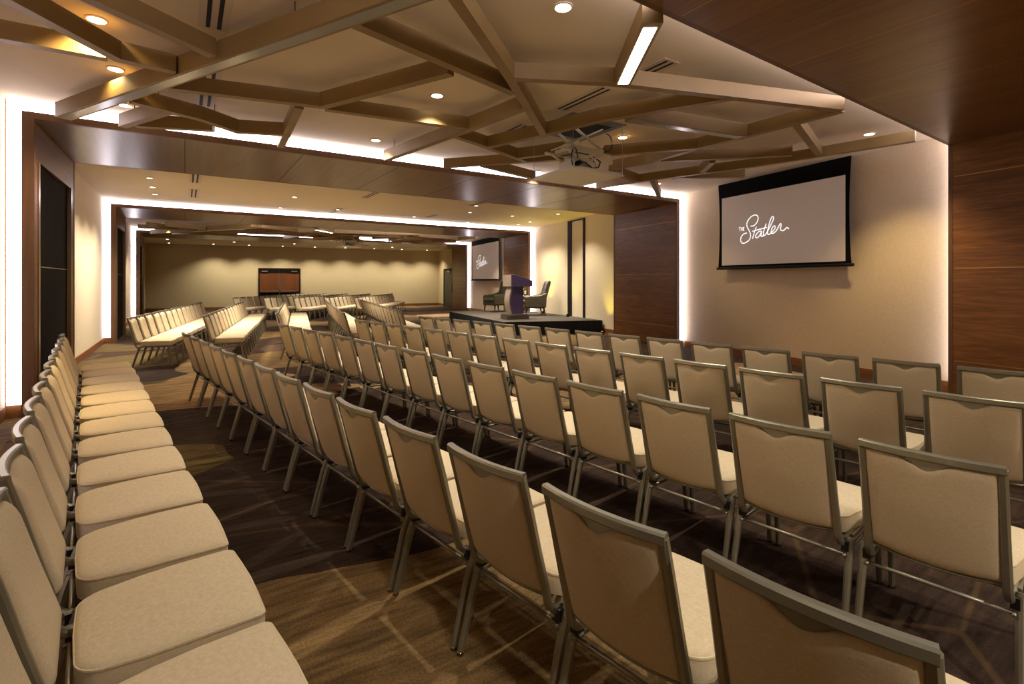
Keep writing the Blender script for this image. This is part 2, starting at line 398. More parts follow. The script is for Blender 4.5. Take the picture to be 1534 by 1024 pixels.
# ------------------------------------------------------------------ suspended beam lattice
ZB = 3.45; BH = .155
BEAMS = {
 'b2': [(-1.16, 4.44), (-0.99, 4.62), (-0.47, 5.35), (-0.07, 5.40)], 'b3': [(-1.41, 5.40), (-1.19, 5.40), (-0.55, 5.39)],
 'b4': [(-0.74, 4.13), (-0.53, 4.33), (0.19, 4.85)], 'b5': [(-0.14, 5.91), (1.23, 5.63)], 'b6': [(1.23, 5.63), (2.00, 4.09)],
 'b7': [(1.02, 3.69), (2.74, 4.19)], 'b8': [(1.18, 2.73), (1.49, 2.99), (2.47, 3.86), (3.87, 5.20)], 'b9': [(2.51, 3.90), (3.43, 3.46), (6.01, 2.66)],
 'b11': [(1.28, 5.70), (2.92, 5.47)], 'b12': [(2.60, 7.56), (2.93, 5.53), (3.08, 4.46)], 'b13': [(3.53, 6.07), (3.84, 5.15), (4.05, 4.34), (4.70, 3.05)],
 'b14': [(2.86, 5.82), (3.53, 6.07), (4.45, 6.47)], 'b15': [(3.57, 7.53), (4.56, 6.40), (4.87, 6.04)], 'b16': [(4.04, 7.12), (5.34, 7.49)],
 'b28': [(4.23, 6.35), (4.59, 5.69)], 'b19': [(6.04, 2.66), (6.07, 3.70), (6.04, 4.45), (6.11, 5.50), (5.97, 6.09)],
 'b26': [(5.21, 5.52), (6.06, 4.48)], 'b23': [(6.22, 5.32), (7.54, 4.01)], 'b20': [(8.15, 2.70), (7.79, 4.74), (7.10, 6.72), (6.95, 7.56)],
 'b22': [(6.93, 4.91), (7.42, 5.46)], 'b24': [(7.41, 6.07), (8.39, 5.30)], 'b25': [(7.29, 6.44), (8.85, 7.62)], 'b27': [(6.15, 6.35), (7.11, 6.64)],
 'b21': [(6.13, 3.20), (7.84, 3.77)], 'b29': [(-0.47, 6.54), (0.15, 6.81), (0.55, 7.14), (1.10, 6.93)], 'b30': [(-0.63, 7.65), (-0.15, 6.73)],
 'b31': [(1.12, 7.64), (1.03, 5.79)], 'b32': [(-0.50, 7.56), (0.30, 7.24)]}
WIDE = {'b1': ([(-1.16, 7.58), (0.74, 4.08), (1.24, 3.14), (1.50, 2.66)], 0), 'b10': ([(2.80, 2.47), (3.46, 3.42)], 1), 'b18': ([(4.28, 4.13), (6.03, 3.83)], 0)}
def beam_mesh(pts, w, z0, z1, mi=0, m=None):
    m = m or MB()
    L = []; R = []
    for i, p in enumerate(pts):
        p = Vector((p[0], p[1]))
        a = Vector(pts[i - 1]) if i else None; b = Vector(pts[i + 1]) if i < len(pts) - 1 else None
        d1 = (p - a).normalized() if a is not None else (b - p).normalized()
        d2 = (b - p).normalized() if b is not None else d1
        t = (d1 + d2).normalized(); n = Vector((-t.y, t.x)); k = w / 2 / max(.6, n.dot(Vector((-d1.y, d1.x))))
        L.append(p + n * k); R.append(p - n * k)
    for i in range(len(pts) - 1):
        m.prism([tuple(L[i]), tuple(R[i]), tuple(R[i + 1]), tuple(L[i + 1])], z0, z1, mi)
    return m
def lattice(off, label, shear=0.):
    root = empty('ceiling_lattice', (3.5 + off[0], 5.3 + off[1], ZB))
    tag(root, label, 'ceiling lattice')
    base = Vector((3.5, 5.3, ZB))
    def fx(p): return (p[0] - 3.5 + shear * (p[0] + 1.5) / 10, p[1] - 5.3)
    i = 0
    for k, pts in BEAMS.items():
        i += 1; dz = .0015 * (i % 5)
        w = .09
        beam_mesh([fx(p) for p in pts], w, dz, BH - dz).build('beam', M['beam'], root)
    for k, (pts, lit) in WIDE.items():
        q = [fx(p) for p in pts]; w = .15
        b = beam_mesh(q, w, -.006, BH + .004).build('beam', M['beam'], root)
        a = Vector(q[0]); e = Vector(q[-1]); d = (e - a).normalized()
        lens = beam_mesh([tuple(a + d * .07)] + q[1:-1] + [tuple(e - d * .04)], w * .66, -.0085, -.0055)
        o = lens.build('linear_light', M['panel_light'] if lit else M['lens_off'], b)
        if lit: o['label'] = 'lit white linear light panel'
    for p in ((-.5, 7.45), (2.63, 7.3), (-.25, 6.9), (7.9, 4.2), (5.9, 3.0), (3.6, 3.4), (.7, 4.1), (.3, 7.0)):
        q = fx(p); m = MB(); m.tube([(q[0], q[1], BH - .01), (q[0], q[1], ZC - ZB)], .004, n=6)
        m.build('hanger_rod', M['blackmetal'], root)
    return root
lattice((0, 0), 'angular bronze beam lattice hung below the near bay ceiling')
lattice((0., 16.55), 'angular bronze beam lattice in the distant bay beyond the middle walnut portal', 2.6)

# ------------------------------------------------------------------ downlights and vents
ORD = ['first', 'second', 'third', 'fourth', 'fifth', 'sixth', 'seventh', 'eighth', 'ninth', 'tenth', 'eleventh', 'twelfth', 'thirteenth', 'fourteenth', 'fifteenth', 'sixteenth']
def downlight(x, y, z, r, label, group, power, warm=(1, .88, .69), cone=95, dim=False):
    t = empty('downlight', (x, y, z)); tag(t, label, 'downlight', group)
    m = MB(); m.lathe([(r * 1.25, -.0005), (r * 1.25, -.008), (r * 1.02, -.012), (r * 1.0, -.003)], n=20); m.build('trim_ring', M['trimwhite'], t, smooth=False)
    m = MB(); m.lathe([(r, -.0125), (r * .6, -.0155), (r * .05, -.0165)], n=20); o = m.build('lens', M['bulb_dim'] if dim else M['bulb'], t, smooth=True)
    if power:
        l = bpy.data.lights.new('lamp', 'SPOT'); l.energy = power; l.color = warm; l.spot_size = math.radians(cone); l.spot_blend = .7; l.shadow_soft_size = .05
        lo = bpy.data.objects.new('lamp', l); COL.objects.link(lo); lo.parent = t; lo.location = (0, 0, -.03)
    return t
P1 = 290
NEAR = [(-.6, 5.25, 'beside the top-left beams'), (-.58, 6.37, 'beside the long unlit beam at left'), (-.6, 7.62, 'under the left portal glow'), (2.41, 5.28, 'inside the central beam diamond'),
        (2.40, 7.45, 'near the glowing middle portal edge'), (2.45, 3.05, 'at the top, left of the lit linear panel'), (5.40, 5.33, 'right of the projector lift'),
        (5.72, 7.9, 'left of the projector lift panel'), (8.25, 3.28, 'glowing above the large projection screen'), (8.6, 7.45, 'left of the large screen near the walnut panel')]
for x, y, w in NEAR:
    downlight(x, y, ZC, .062, 'round lit downlight ' + w, 'downlights in the near bay ceiling', P1, warm=(1, .74, .36) if x < 0 or x > 8 else (1, .9, .73), cone=135 if x < 0 else 105)
MID = [(-.61, 12.7), (-.61, 13.9), (-.61, 15.0), (2.31, 13.6), (2.31, 15.8), (3.79, 15.3), (6.85, 12.4), (7.35, 13.7), (8.9, 13.7), (9.84, 12.5), (6.3, 15.6), (10.4, 15.6), (10.3, 14.7), (8.5, 16.0)]
for rank, i in enumerate(sorted(range(len(MID)), key=lambda q: MID[q][0] / MID[q][1])):
    x, y = MID[i]
    downlight(x, y, ZC, .05, 'small round downlight in the flat middle bay ceiling, %s counted from left' % ORD[rank], 'downlights in the middle bay ceiling', 430 if i < 6 else 320, cone=115, dim=True)
for i, (x, y) in enumerate(sorted(((-.68, 23.1), (2.6, 21.5), (5.94, 21.9), (8.3, 21.4), (10.8, 19.6), (5.5, 23.6), (10.6, 23.2)), key=lambda q: q[0] / q[1])):
    downlight(x, y, ZC, .055, 'tiny downlight above the distant beam lattice, %s from left' % ORD[i], 'downlights in the distant bay ceiling', 560)
FARL = [(1.2, 0), (3.2, 1), (4.9, 0), (6.6, 1), (8.3, 0), (10.0, 1), (11.7, 0), (13.4, 1), (15.0, 0)]
for i, (s, k) in enumerate(FARL):
    p = far(s, 1.1)
    downlight(p[0], p[1], 3.6, .05, 'small wall-washing downlight before the far wall, %s from left' % ORD[i], 'wall washers before the far wall', 0 if i in (0,) else 270, cone=125)
for i, (x, y) in enumerate(((-.7, 29.0), (2.1, 29.2), (4.9, 28.9), (7.6, 28.8), (10.2, 28.6))):
    downlight(x, y, 3.6, .05, 'small downlight in the last bay ceiling, %s from left' % ORD[i], 'downlights in the last bay ceiling', 330)
for i, (x, y) in enumerate(((1.0, -3.0), (4.0, -3.0), (6.8, -3.0))):  # unseen lamps, added to brighten the near chair backs
    downlight(x, y, ZC, .06, 'added unseen fill downlight in the ceiling behind the camera, %s from left' % ORD[i], 'added fill downlights behind the camera', 820, warm=(1, .9, .76), cone=135)
for i, (x, y) in enumerate(((.6, .9), (3.6, .6), (6.6, .6))):  # unseen soffit lamps, added as extra fill over the near chairs
    downlight(x, y, ZS, .06, 'added unseen fill downlight in the nearest walnut soffit, %s from left' % ORD[i], 'added fill downlights in the nearest soffit', 70, warm=(1, .9, .76), cone=140)

def vent(x, y, L, label):
    m = MB(); m.box(-.11, .11, -L / 2 - .03, L / 2 + .03, -.004, 0, 0)
    t = m.build('ceiling_vent', M['trimwhite']); t.location = (x, y, ZC); tag(t, label, 'vent', 'slotted ceiling vents')
    for s in (-.04, .04):
        q = MB(); q.box(s - .016, s + .016, -L / 2, L / 2, -.0055, -.0035); q.build('slot', M['black'], t)
for x, y, L, lb in ((.20, 4.6, .6, 'slotted ceiling vent at top left above the long beam'), (.21, 6.0, .38, 'slotted ceiling vent just below the long beam'), (.20, 6.9, .45, 'slotted ceiling vent behind the lower left beams'),
                    (3.89, 4.48, .8, 'slotted ceiling vent right of the central beam joint'), (3.86, 6.12, .95, 'slotted ceiling vent left of the projector lift'), (3.93, 3.45, .4, 'slotted ceiling vent beside the lit linear panel'),
                    (.18, 12.3, 1.0, 'nearer slotted vent at the left of the middle bay'), (.18, 14.4, 1.3, 'farther slotted vent at the left of the middle bay'), (3.83, 12.3, 1.0, 'nearer slotted vent in the centre of the middle bay'),
                    (3.8, 15.6, 1.2, 'farther slotted vent in the centre of the middle bay'), (6.72, 12.1, .8, 'nearer slotted vent at the right of the middle bay'), (6.73, 15.2, .8, 'farther slotted vent at the right of the middle bay')):
    vent(x, y, L, lb)

# ------------------------------------------------------------------ projector lift
def projector_lift(x, y, label, zp=3.02):
    root = empty('projector_lift', (x, y, ZC)); tag(root, label, 'projector lift', 'projector lifts')
    H = zp - ZC
    m = MB(); m.box(-.45, .45, -.45, .45, H, H + .018); bevel(m.build('ceiling_panel', M['white'], root), .004)
    m = MB(); m.box(-.4, .4, -.42, -.38, H + .018, H + .05); m.box(-.4, .4, .38, .42, H + .018, H + .05); m.box(-.42, -.38, -.42, .42, H + .018, H + .05); m.box(.38, .42, -.42, .42, H + .018, H + .05)
    m.build('panel_frame', M['white'], root)
    m = MB(); m.box(-.47, .47, -.47, .47, -.012, -.001, 0); m.box(-.36, .36, -.3, .36, -.016, -.012, 1); m.build('housing_plate', [M['plate'], M['black']], root)  # black patch painted in for the dark ceiling opening, no hole is cut
    m = MB(); m.box(-.24, .3, -.2, .2, -.36, -.31); m.box(-.42, .45, -.2, -.16, -.385, -.355); m.box(-.42, .45, .16, .2, -.385, -.355); bevel(m.build('lift_plate', M['white'], root), .004)
    m = MB()
    for s in (-.17, .17):
        for (a, b) in (((-.3, -.02), (.3, -.31)), ((.3, -.02), (-.3, -.31)), ((-.3, -.38), (.28, H + .05)), ((.3, -.38), (-.28, H + .05))):
            m.sweep([(a[0], s, a[1]), (b[0], s + .0, b[1])], rrect(.02, .045, .004), up=(0, 1, 0))
    for xx, zz in ((0, -.165), (0, (-.38 + H + .05) / 2), (-.3, -.31), (.3, -.31)):
        m.tube([(xx, -.2, zz), (xx, .2, zz)], .012)
    m.build('scissor_arm', M['white'], root)
    m = MB(); m.box(-.2, .2, -.14, .16, H + .09, H + .24, 0); m.lathe([(.0, 0), (.05, 0)], n=3)
    m = MB(); m.box(-.2, .2, -.14, .16, H + .09, H + .22); pr = bevel(m.build('projector', M['white'], root), .012)
    m = MB(); m.tube([(-.12, -.14, H + .155), (-.12, -.18, H + .155)], .045, n=16); m.build('projector_lens', M['blackmetal'], pr)
    m = MB()
    def loop(cx, cy, cz, rx, rz, a0, a1, n=14, dx=0.):
        return [(cx + rx * math.cos(a0 + (a1 - a0) * i / n), cy + dx * i / n, cz + rz * math.sin(a0 + (a1 - a0) * i / n)) for i in range(n + 1)]
    m.tube(loop(-.26, -.25, H + .2, .05, .13, 0, 5.4), .008, n=6)
    m.tube(loop(.36, -.2, -.2, .1, .12, -2.4, 1.6), .008, n=6)
    m.tube(loop(.3, .1, -.5, .14, .14, 0, 1.6), .006, n=6)
    m.tube([(-.22, -.25, H + .1), (-.1, -.27, H + .16), (.05, -.25, H + .1), (.15, -.26, H + .12), (.24, -.2, H + .22), (.2, -.1, H + .3)], .009, n=6)
    m.tube([(-.2, .1, H + .3), (-.05, -.05, H + .34), (.1, -.1, H + .32), (.22, 0, H + .36)], .007, n=6)
    m.build('cable', M['cable'], root, smooth=True)
    for sx, sy in ((-.43, -.43), (.43, -.43), (-.43, .43), (.43, .43)):
        m = MB(); m.tube([(sx, sy, H + .018), (sx, sy, -.01)], .0035, n=6); m.build('guide_wire', M['steel'], root)
    return root
projector_lift(4.55, 5.35, 'white scissor projector lift lowered from the near bay ceiling')
projector_lift(6.15, 22.9, 'small distant white projector lift hanging before the far wall', 3.12)

# ------------------------------------------------------------------ projection screens
def script_logo():
    """strokes in (u right, v up) units of the screen's white width"""
    T = 0.2
    def px(p): return ((p[0] - 415) / (1368 - 415), p[1])
    S_ = [(735, 185), (752, 186), (772, 177), (793, 155), (803, 128), (800, 108), (786, 98), (765, 100), (740, 112), (715, 135), (700, 160), (697, 180), (705, 200), (722, 225), (733, 252), (732, 275), (718, 298), (692, 314), (662, 323), (643, 316), (635, 300), (638, 280), (652, 260), (672, 247), (697, 242)]
    bar = [(750, 228), (790, 217), (835, 206), (876, 195)]
    t1 = [(788, 190), (775, 220), (762, 255), (752, 288)]
    a = [(836, 226), (812, 228), (792, 244), (781, 264), (784, 277), (797, 277), (815, 262), (834, 232), (828, 255), (834, 268), (848, 262)]
    t2 = [(872, 165), (860, 200), (850, 235), (850, 258), (860, 258), (872, 245)]
    l = [(872, 245), (895, 205), (918, 160), (932, 125), (926, 109), (914, 120), (900, 158), (888, 205), (884, 240), (892, 252), (908, 243)]
    e = [(908, 243), (930, 222), (945, 197), (940, 184), (926, 192), (914, 218), (915, 238), (928, 243), (948, 228), (962, 206)]
    r = [(962, 206), (974, 182), (984, 166), (990, 178), (984, 200), (986, 216), (1002, 222), (1018, 210), (1030, 198), (1045, 209)]
    main = [S_, bar, t1, a, t2, l, e, r]
    th = [[(615, 200), (637, 199)], [(626, 200), (626, 227)], [(642, 198), (642, 226)], [(657, 197), (657, 225)], [(642, 212), (657, 211)], [(663, 197), (663, 224)], [(663, 197), (673, 196)], [(663, 210), (671, 209)], [(663, 224), (673, 223)]]
    return main, th
LOGO = script_logo()
def smooth_path(p, n=4):
    out = []
    P = [p[0]] + list(p) + [p[-1]]
    for i in range(1, len(P) - 2):
        for k in range(n):
            t = k / n; a, b, c, d = P[i - 1], P[i], P[i + 1], P[i + 2]
            out.append(tuple(.5 * ((2 * b[j]) + (-a[j] + c[j]) * t + (2 * a[j] - 5 * b[j] + 4 * c[j] - d[j]) * t * t + (-a[j] + 3 * b[j] - 3 * c[j] + d[j]) * t ** 3) for j in (0, 1)))
    out.append(p[-1]); return out
def proj_screen(y0, y1, off, zt, zb, ztop, label):
    """white area from y0 (right, near) to y1 (left, far); local x = along the wall towards far, y = into room"""
    root = empty('projection_screen', (XR(y0, off), y0, 0), math.atan2(1, .175))
    tag(root, label, 'projection screen', 'drop-down projection screens')
    W = (y1 - y0) * math.hypot(1, .175); bd = .1
    # surface (slightly tabbed sides curve)
    m = MB(); m.box(0, W, 0, .004, zb, zt); m.build('screen_image', M['screen'], root)
    m = MB(); N = 14
    zl, zh = zb - .05, ztop
    left = []; right = []
    for i in range(N + 1):
        z = zl + (zh - zl) * i / N; t = abs(2 * i / N - 1)
        d = bd * (.62 + .38 * t * t)
        left.append((-d, z)); right.append((W + d, z))
    for i in range(N):
        z0, z1 = left[i][1], left[i + 1][1]
        m.add([(left[i][0], -.003, z0), (0, -.003, z0), (0, -.003, z1), (left[i + 1][0], -.003, z1), (left[i][0], .0045, z0), (0, .0045, z0), (0, .0045, z1), (left[i + 1][0], .0045, z1)],
              [(0, 1, 2, 3), (7, 6, 5, 4), (0, 3, 7, 4), (1, 5, 6, 2)])
        m.add([(right[i][0], -.003, z0), (W, -.003, z0), (W, -.003, z1), (right[i + 1][0], -.003, z1), (right[i][0], .0045, z0), (W, .0045, z0), (W, .0045, z1), (right[i + 1][0], .0045, z1)],
              [(3, 2, 1, 0), (4, 5, 6, 7), (0, 4, 7, 3), (1, 2, 6, 5)])
    m.box(0, W, -.003, .0045, zt, ztop); m.box(0, W, -.003, .0045, zb - .05, zb); m.box(0, W, -.004, -.001, zb, zt)
    m.build('border', M['screenfab'], root)
    m = MB(); m.tube([(-.13, 0, zb - .065), (W + .13, 0, zb - .065)], .028, n=10); m.build('weight_bar', M['blackmetal'], root)
    # lettering; source box 415..1368 x, rows top/bottom vary with perspective
    def tr(p):
        # map by plane homography approximated from the traced screen corners
        x, y = p
        return x, y
    m = MB(); k = MB()
    for strokes, r, mb in ((LOGO[0], .0085, m), (LOGO[1], .0045, m)):
        for s in strokes:
            pts = []
            for (x, y) in (smooth_path(s) if len(s) > 2 else s):
                u, v = plane_uv(x, y)
                pts.append(((1 - u) * W, .006, zb + v * (zt - zb)))
            mb.sweep(pts, [(r * W / 2.69 * math.cos(a), .002 * math.sin(a)) for a in [2 * PI * q / 6 for q in range(6)]], up=(0, 1, 0))
    m.build('lettering', M['logo'], root)
    return root
def plane_uv(x, y):
    """traced tracing-sheet coordinates -> flat sign coordinates"""
    X, Y = 1000 + x / 5.113, 300 + y / 5.113
    s = (X - 1081.8) / (1266.5 - 1081.8)
    # rectify: sheet edge heights 100.8 (left) and 129.0 (right)
    h0, h1 = 100.8, 129.0
    u = s * h1 ** 0 * (1 / h1) ** 0
    w0, w1 = 1 / h0, 1 / h1
    u = s * w1 ** -1 / ((1 - s) * w0 ** -1 + s * w1 ** -1) * 1.0
    u = (s / w1 ** -1) / ((s / w1 ** -1) + (1 - s) / w0 ** -1) if 0 < s < 1 else s
    top = 297 + (262.6 - 297) * s; bot = 397.8 + (391.6 - 397.8) * s
    return u, (bot - Y) / (bot - top)
proj_screen(4.07, 6.72, 0.0, 3.395, 1.94, 3.70, 'large drop-down screen with white script lettering beside the near walnut panel')
proj_screen(19.75, 23.5, 0.0, 3.45, 1.71, 3.70, 'distant drop-down screen with white script lettering behind the stage')

# ------------------------------------------------------------------ banquet chair
def make_chair():
    root = empty('banquet_chair')
    fr = rrect(.024, .03, .007); fab = M['fabric']
    # seat cushion
    m = MB()
    out = []
    def arc(cx, cy, r, a0, a1, n=5):
        return [(cx + r * math.cos(math.radians(a0 + (a1 - a0) * i / n)), cy + r * math.sin(math.radians(a0 + (a1 - a0) * i / n))) for i in range(n + 1)]
    yb, yf, wb, wf = -.115, .378, .238, .264
    out += arc(wf - .028, yf - .028, .028, 0, 90, 4)
    out += [(.12, yf + .006), (0, yf + .009), (-.12, yf + .006)]
    out += arc(-wf + .028, yf - .028, .028, 90, 180, 4)
    out += [(-wf + .003, .18), (-wf + .010, .06)]
    out += arc(-wb + .085, yb + .085, .085, 180, 270, 6)
    out += [(0, yb - .004)]
    out += arc(wb - .085, yb + .085, .085, 270, 360, 6)
    out += [(wf - .010, .06), (wf - .003, .18)]
    n = len(out); cy = .13
    rings = [(.95, .408), (.992, .413), (1., .43), (1.002, .455), (1.0, .475), (.999, .481), (1.006, .483), (1.009, .4875), (1.004, .492), (.99, .492), (.975, .4965), (.94, .5015), (.85, .5065), (.65, .512), (.35, .515)]
    vs = []; fs = []
    for sc, z in rings:
        for (x, y) in out:
            dip = -.008 * max(0, (y - .2) / .2) ** 2 if z > .46 else 0
            vs.append((x * sc, cy + (y - cy) * sc, z + dip))
    for j in range(len(rings) - 1):
        for i in range(n):
            k = (i + 1) % n; fs.append((j * n + i, j * n + k, (j + 1) * n + k, (j + 1) * n + i))
    vs.append((0, cy, .516)); c = len(vs) - 1; b = (len(rings) - 1) * n
    for i in range(n): fs.append((b + i, b + (i + 1) % n, c))
    fs.append(tuple(range(n - 1, -1, -1)))
    m.add(vs, fs); m.build('seat', fab, root, smooth=True, auto=38)
    # backrest: front and rear pads in one shell
    def ybase(z, x):  # centre plane of the back
        t = (z - .44) / (.915 - .44)
        return -.172 - .128 * t - .02 * math.sin(PI * t) * 0 - .026 * (1 - (x / .214) ** 2) * min(1, t * 1.4 + .3)
    NU, NV = 26, 18; hw = .203; z0 = .462
    def grid(front):
        g = []
        for j in range(NV + 1):
            v = j / NV; row = []
            for i in range(NU + 1):
                u = -1 + 2 * i / NU
                u2 = math.sin(u * PI / 2)
                x = u2 * hw
                ztop = .895 - .038 * (math.cos(min(1, abs(x) / .095) * PI) * .5 + .5) 
                zb_ = z0 - .024 * (1 - u2 * u2)
                vv = .5 - .5 * math.cos(PI * v)
                z = zb_ + (ztop - zb_) * vv
                # round the upper corners
                ex = min(1, (1 - abs(u2)) / .16); ez = min(1, (ztop - z) / .055); eb = min(1, (z - zb_) / .045)
                fall = math.sqrt(max(0, 1 - (1 - ex) ** 2)) * math.sqrt(max(0, 1 - (1 - ez) ** 2)) * math.sqrt(max(0, 1 - (1 - eb) ** 2))
                th = (.006 + .034 * fall) if front else -(.003 + .011 * fall)
                row.append((x, ybase(z, x) + th, z))
            g.append(row)
        return g
    m = MB(); F_ = grid(True); B_ = grid(False); W = NU + 1
    vs = [p for r in F_ for p in r] + [p for r in B_ for p in r]; o2 = W * (NV + 1); fs = []
    for j in range(NV):
        for i in range(NU):
            a = j * W + i; fs.append((a + 1, a, a + W, a + W + 1)); a += o2; fs.append((a, a + 1, a + W + 1, a + W))
    for i in range(NU):
        a = i; fs.append((a, a + 1, o2 + a + 1, o2 + a)); a = NV * W + i; fs.append((a + 1, a, o2 + a, o2 + a + 1))
    for j in range(NV):
        a = j * W; fs.append((a + W, a, o2 + a, o2 + a + W)); a = j * W + NU; fs.append((a, a + W, o2 + a + W, o2 + a))
    m.add(vs, fs); m.build('backrest', fab, root, smooth=True, auto=60)
    # back frame
    m = MB()
    for s in (-1, 1):
        path = [(s * .214, -.300, .918), (s * .215, -.262, .78), (s * .217, -.222, .62), (s * .219, -.187, .49), (s * .220, -.178, .44), (s * .221, -.166, .41), (s * .222, -.145, .391), (s * .223, -.115, .384), (s * .223, -.085, .390), (s * .223, -.04, .404), (s * .223, .02, .404)]
        m.sweep(path, rrect(.028, .032, .008), up=(1, 0, 0))
    top = [(x, -.300 - .024 * (1 - (x / .214) ** 2), .915) for x in [-.224 + .448 * i / 12 for i in range(13)]]
    m.sweep(top, rrect(.03, .034, .006))
    bot = [(x, ybase(.44, x) + .004, .452 - .022 * (1 - (x / .214) ** 2)) for x in [-.214 + .428 * i / 10 for i in range(11)]]
    m.sweep(bot, rrect(.016, .014, .004))
    # hand-hold web below the top rail
    q = []
    K = 20
    for i in range(K + 1):
        x = -.095 + .19 * i / K; q.append((x, ybase(.89, x) + .004, .905)); 
    lo = [(x, y, .896 - .040 * (math.cos(abs(x) / .095 * PI) * .5 + .5)) for x, y, z in q]
    vs = q + lo + [(x, y + .006, z) for x, y, z in q] + [(x, y + .006, z) for x, y, z in lo]; n1 = K + 1; fs = []
    for i in range(K):
        fs.append((i, i + 1, n1 + i + 1, n1 + i)); fs.append((2 * n1 + i + 1, 2 * n1 + i, 3 * n1 + i, 3 * n1 + i + 1)); fs.append((n1 + i, n1 + i + 1, 3 * n1 + i + 1, 3 * n1 + i))
    m.add(vs, fs)
    m.build('back_frame', M['frame'], root, smooth=True, auto=35)
    # seat frame
    m = MB()
    for s in (-1, 1): m.sweep([(s * .240, -.06, .396), (s * .245, .36, .396)], rrect(.022, .022, .004))
    m.sweep([(-.243, -.05, .394), (.243, -.05, .394)], rrect(.02, .02, .004)); m.sweep([(-.247, .35, .394), (.247, .35, .394)], rrect(.02, .02, .004))
    m.build('seat_frame', M['frame'], root, smooth=True, auto=35)
    m = MB()
    m.tube([(-.25, -.13, .335), (.25, -.13, .335)], .009)
    for s in (-1, 1): m.tube([(s * .235, -.15, .335), (s * .238, .36, .33)], .007)
    m.tube([(-.238, .36, .33), (.238, .36, .33)], .007)
    m.build('stretcher', M['frame'], root, smooth=True)
    for s in (-1, 1):
        m = MB(); m.box(s * .237 - .014, s * .237 + .014, -.145, -.1, .355, .40); o = m.build('bracket', M['plastic'], root); o['label'] = 'small black plastic hinge block'
    # legs
    for s in (-1, 1):
        m = MB(); m.sweep([(s * .252, -.10, .408), (s * .253, -.145, .28), (s * .256, -.222, .012)], rrect(.031, .037, .01), up=(0, 1, 0), taper=[1.05, 1.0, .82])
        m.lathe([(.015, 0), (.016, .004), (.015, .014), (.012, .016)], s * .256, -.2235, 10, 1)
        m.build('leg', [M['frame'], M['glide']], root, smooth=True, auto=35)
        m = MB(); m.sweep([(s * .250, .345, .402), (s * .253, .395, .012)], rrect(.031, .035, .01), up=(0, 1, 0), taper=[1.05, .8])
        m.lathe([(.015, 0), (.016, .004), (.015, .014), (.012, .016)], s * .253, .396, 10, 1)
        m.build('leg', [M['frame'], M['glide']], root, smooth=True, auto=35)
    return root
chair0 = make_chair(); kids0 = list(chair0.children); first = [True]
def put_chair(x, y, nx, ny, label, group, jit=.3, simple=False):
    rz = math.atan2(ny, nx) - PI / 2 + math.radians(random.uniform(-jit, jit))
    if first[0]:
        r = chair0; first[0] = False
    else:
        r = chair0.copy(); COL.objects.link(r)
        for ch in kids0:
            if simple and ch.name.split('.')[0] in ('bracket', 'stretcher'): continue
            c = ch.copy(); COL.objects.link(c); c.parent = r
    r.location = (x, y, 0); r.rotation_euler = (0, 0, rz); tag(r, label, 'chair', group)
def row(x0, y0, slope, pitch, i0, i1, desc, group, back=.30, simple=False):
    """(x0,y0) = back-top point of chair 0; chairs face +x turned by the slope of the row"""
    L = math.hypot(1, slope); n = (1 / L, -slope / L)
    k = 0
    for i in range(i0, i1 + 1):
        y = y0 + pitch / L * i; x = x0 + slope * (y - y0)
        j = random.uniform(-.006, .006)
        put_chair(x + n[0] * (back + j), y + n[1] * (back + j), n[0], n[1], 'beige banquet chair, %s from near end in %s' % (ORD[k], desc), group, simple=simple)
        k += 1
NB = 'chairs in the near seating block'
row(-.475, 2.05, -.128, .575, -1, 11, "near block's leftmost row with seats showing", NB)
row(1.123, .57, -.155, .556, 0, 13, "near block's second row from left", NB)
row(2.453, .776, -.150, .559, 0, 14, "near block's third row from left", NB)
row(3.764, 1.555, -.168, .561, -1, 13, "near block's fourth row from left", NB)
row(5.08, 1.758, -.172, .561, -1, 13, "near block's fifth row, nearest the stage", NB)
MBK = 'chairs in the middle seating block'
for k, (x0, y0, nn) in enumerate(((-.84, 11.7, 13), (.33, 11.55, 13), (1.62, 11.5, 13), (2.86, 11.1, 13), (4.11, 11.0, 14))):
    row(x0, y0, .175, .562, 0, nn, "middle block's %s row from left" % ORD[k], MBK)
FBK = 'chairs in the far seating block'
n = Vector((.848, -.53)); u = Vector((.53, .848))
for k, c in enumerate((-11.0, -9.75, -8.55, -7.3, -6.1)):
    for i in range(13):
        p = n * (c + .3) + u * (20.9 + .562 * i)
        put_chair(p.x, p.y, n.x, n.y, "beige banquet chair, %s from near end in far block's %s row from left" % (ORD[i], ORD[k]), FBK, simple=True)

